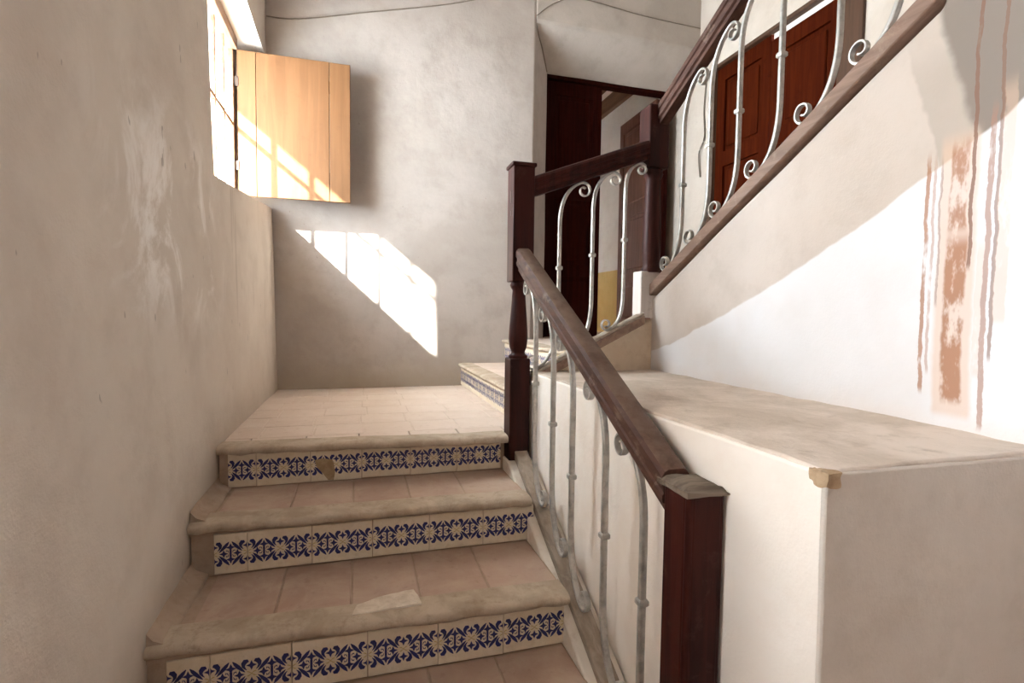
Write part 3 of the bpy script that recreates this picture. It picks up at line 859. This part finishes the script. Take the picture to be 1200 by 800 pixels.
def baluster(parent, s0, zb, zt, mb, mt, to3, B, zc, R=0.044, lean=0.0, reach=0.125, lift=0.006):
    """wrought bar in the (s, z) plane of its railing, s pointing uphill. zb, zt: functions of s"""
    p = []
    # bottom scroll, downhill
    ab = math.atan(mb)
    e = Vector((s0 - reach, zb(s0 - reach) + lift))
    cb = e + Vector((-math.sin(ab), math.cos(ab))) * R
    sp = scroll(cb, 0.013, R, ab - math.pi / 2 - math.radians(420), ab - math.pi / 2, 26)
    p += sp
    b1 = Vector((s0 + lean * 0.3, zb(s0) + 0.24))
    p += bez(e, e + Vector((math.cos(ab), math.sin(ab))) * 0.10, b1 - Vector((0, 0.14)), b1, 12)[1:]
    t0 = Vector((s0 - lean * 0.3, zt(s0) - 0.20))
    for i in range(1, 6): pass
    p += [b1 + (t0 - b1) * i / 5 for i in range(5)]
    at = math.atan(mt)
    e2 = Vector((s0 + reach, zt(s0 + reach) - 0.008))
    p += bez(t0, t0 + Vector((0, 0.13)), e2 - Vector((math.cos(at), math.sin(at))) * 0.09, e2, 12)
    ct = e2 - Vector((-math.sin(at), math.cos(at))) * R
    p += scroll(ct, R, 0.013, at + math.pi / 2, at + math.pi / 2 - math.radians(420), 26)
    n = len(p)
    wn = []; wd = []
    for i in range(n):
        k = min(i, n - 1 - i) / 24.0
        k = min(1, k)
        wn.append(0.008 + 0.010 * min(1, max(0, (min(i, n - 1 - i) - 20) / 12)))
        wd.append(0.022)
    bm = bmesh.new()
    sweep(bm, [to3(q[0], q[1]) for q in p], wn, wd, B)
    o = finish(bm, 'baluster', M['iron'], parent, sharp=1.1)
    bm = bmesh.new()
    c = to3(s0, zc)
    u = to3(s0 + 1, zc) - c
    hw = 0.015
    vs = []
    for z, w in ((-0.011, 0.8), (-0.006, 1.0), (0.006, 1.0), (0.011, 0.8)):
        vs.append([bm.verts.new(c + u * (a * hw * w) + B * (b * 0.0165 * w) + Vector((0, 0, z))) for a, b in ((-1, -1), (1, -1), (1, 1), (-1, 1))])
    for r0, r1 in zip(vs, vs[1:]):
        for k in range(4): bm.faces.new((r0[k], r0[(k + 1) % 4], r1[(k + 1) % 4], r1[k]))
    bm.faces.new(vs[0][::-1]); bm.faces.new(vs[-1])
    finish(bm, 'collar', M['iron'], o, smooth=False)
    return o

def rail_profile(w, h):
    """moulded handrail section (x across, z up), top centre at (0, 0)"""
    a = w / 2
    return [(-a * 0.80, -0.006), (-a * 0.55, 0.0), (a * 0.55, 0.0), (a * 0.80, -0.006), (a, -0.020), (a, -h * 0.38), (a * 0.84, -h * 0.42), (a * 0.84, -h * 0.56), (a * 0.95, -h * 0.62),
            (a * 0.92, -h * 0.76), (a * 0.66, -h * 0.82), (a * 0.66, -h), (-a * 0.66, -h), (-a * 0.66, -h * 0.82), (-a * 0.92, -h * 0.76), (-a * 0.95, -h * 0.62), (-a * 0.84, -h * 0.56), (-a * 0.84, -h * 0.42), (-a, -h * 0.38), (-a, -0.020)]

def bar_along(name, mat, parent, prof, p0, p1, B, plumb=True, n=6):
    """section prof swept from p0 to p1; ends plumb; B = across direction"""
    bm = bmesh.new()
    p0, p1 = Vector(p0), Vector(p1)
    rings = []
    for i in range(n + 1):
        c = p0.lerp(p1, i / n)
        rings.append([bm.verts.new(c + B * x + Vector((0, 0, z))) for x, z in prof])
    k = len(prof)
    for a, b in zip(rings, rings[1:]):
        for j in range(k): bm.faces.new((a[j], a[(j + 1) % k], b[(j + 1) % k], b[j]))
    bm.faces.new(rings[0][::-1]); bm.faces.new(rings[-1])
    o = finish(bm, name, mat, parent, sharp=0.5)
    return o

def flat_prof(w, h): return [(-w / 2, 0), (w / 2, 0), (w / 2, -h), (-w / 2, -h)]

def lower_railing():
    t = thing('stair_railing', 'sloping railing of the lower flight, worn brown handrail over curled grey iron bars', 'railing')
    X = 1.482; B = Vector((1, 0, 0))
    zt = lambda y: 0.986 + (y - 1.24) * 0.541
    zb = lambda y: 0.630 + (y - 2.574) * 0.505
    bar_along('handrail', M['railwoody'], t, rail_profile(0.088, 0.118), (X, 1.232, zt(1.232)), (X, 2.652, zt(2.652)), B)
    bevel(bar_along('bottom_rail', M['greywood'], t, flat_prof(0.072, 0.045), (X, 1.236, zb(1.236)), (X, 2.66, zb(2.66)), B), 0.004)
    bm = bmesh.new()
    c = lambda y: zb(y) - 0.044
    prism(bm, [(2.752, -0.09), (2.752, c(2.64)), (2.64, c(2.64)), (1.20, c(1.20)), (1.20, -0.09)], 0, 1.405, 1.552)
    for v in bm.verts:
        if v.co.z < -0.08: v.co.z = -0.087
    slice_noise(bm, 0.14, 0.004, 4)
    bevel(finish(bm, 'plaster_curb', M['curb'], t), 0.008)['label'] = 'cream plaster curb under the bars'
    for y, zc in ((2.432, 1.062), (2.182, 0.911), (1.957, 0.740), (1.655, 0.619), (1.392, 0.519)):
        baluster(t, y, zb, lambda s: zt(s) - 0.118, 0.505, 0.541, lambda s, z: Vector((X, s, z)), B, zc)
lower_railing()

def middle_railing():
    t = thing('stair_railing', 'short middle railing rising right between the far newel and the turned newel', 'railing')
    Y = 2.715; B = Vector((0, 1, 0))
    zt = lambda x: 2.141 + (x - 1.549) * 0.381
    zb = lambda x: 1.082 + (x - 1.549) * 0.500
    bar_along('handrail', M['darkwood'], t, rail_profile(0.082, 0.108), (1.540, Y, zt(1.54)), (2.232, Y, zt(2.232)), B)
    bevel(bar_along('bottom_rail', M['greywood'], t, flat_prof(0.075, 0.016), (1.545, Y, zb(1.545)), (2.225, Y, zb(2.225)), B), 0.003)
    bevel(bar_along('base_board', M['brownwood'], t, flat_prof(0.09, 0.050), (1.545, Y, zb(1.545) - 0.016), (2.225, Y, zb(2.225) - 0.016), B), 0.004)
    for x, zc, R, reach in ((1.708, 1.659, 0.044, 0.125), (1.906, 1.738, 0.042, 0.115), (2.104, 1.833, 0.034, 0.088)):
        baluster(t, x, zb, lambda s: zt(s) - 0.108, 0.5, 0.381, lambda s, z: Vector((s, Y, z)), -B, zc, R, 0.0, reach)
middle_railing()

def upper_railing():
    t = thing('stair_railing', 'upper railing of scrolled iron bars on the limewashed wall climbing toward the viewer', 'railing')
    X = 2.315; B = Vector((1, 0, 0))
    zt = lambda y: 2.640 + (2.624 - y) * 0.508
    zb = lambda y: 1.577 + (2.721 - y) * 0.529
    bar_along('handrail', M['railwoody'], t, rail_profile(0.085, 0.125), (X, 2.690, zt(2.69)), (X, 1.165, zt(1.165)), B)
    bevel(bar_along('base_rail', M['brownwood'], t, flat_prof(0.10, 0.066), (X, 2.735, zb(2.735)), (X, 1.165, zb(1.165)), B), 0.005)
    for y, zc in ((2.476, 2.103), (2.255, 2.247), (2.052, 2.339), (1.808, 2.478), (1.535, 2.62), (1.30, 2.75)):
        baluster(t, -y, lambda s: zb(-s), lambda s: zt(-s) - 0.125, 0.529, 0.508, lambda s, z: Vector((X, -s, z)), B, zc, 0.047, 0.0, 0.125, 0.024)
upper_railing()

# ------------------------------------------------------------------ cables on the walls
def cable(label, pts, r=0.0045):
    fine = []
    P = [Vector(p) for p in pts]
    for i in range(len(P) - 1):
        a = P[max(i - 1, 0)]; b = P[i]; c = P[i + 1]; d = P[min(i + 2, len(P) - 1)]
        for k in range(6):
            u = k / 6
            fine.append(0.5 * ((2 * b) + (c - a) * u + (2 * a - 5 * b + 4 * c - d) * u * u + (3 * b - a - 3 * c + d) * u ** 3))
    fine.append(P[-1])
    tag(tube('cable', fine, r, M['wire']), label, 'cable')
cable('thin dark cable sagging across the top of the back wall', [(-0.05, 4.655, 3.735), (0.2, 4.657, 3.755), (0.72, 4.657, 3.895), (1.3, 4.657, 4.05), (1.66, 4.657, 4.168), (2.15, 4.66, 4.36)])
cable('thin dark cable running down the corner beside the doorway', [(2.205, 4.655, 4.6), (2.205, 4.655, 4.08), (2.33, 4.83, 3.92), (2.435, 4.985, 3.79)])
cable('thin dark cable sloping across the lintel above the doorway', [(2.21, 4.655, 4.12), (2.4, 4.657, 4.27), (2.66, 4.657, 4.345), (3.3, 4.657, 4.30), (3.94, 4.657, 4.285)])
cable('short dark cable hanging down the wall beside the double door', [(3.94, 4.534, 3.74), (3.94, 4.558, 3.44), (3.935, 4.532, 3.18), (3.93, 4.606, 3.03), (3.935, 4.581, 2.80)], 0.007)
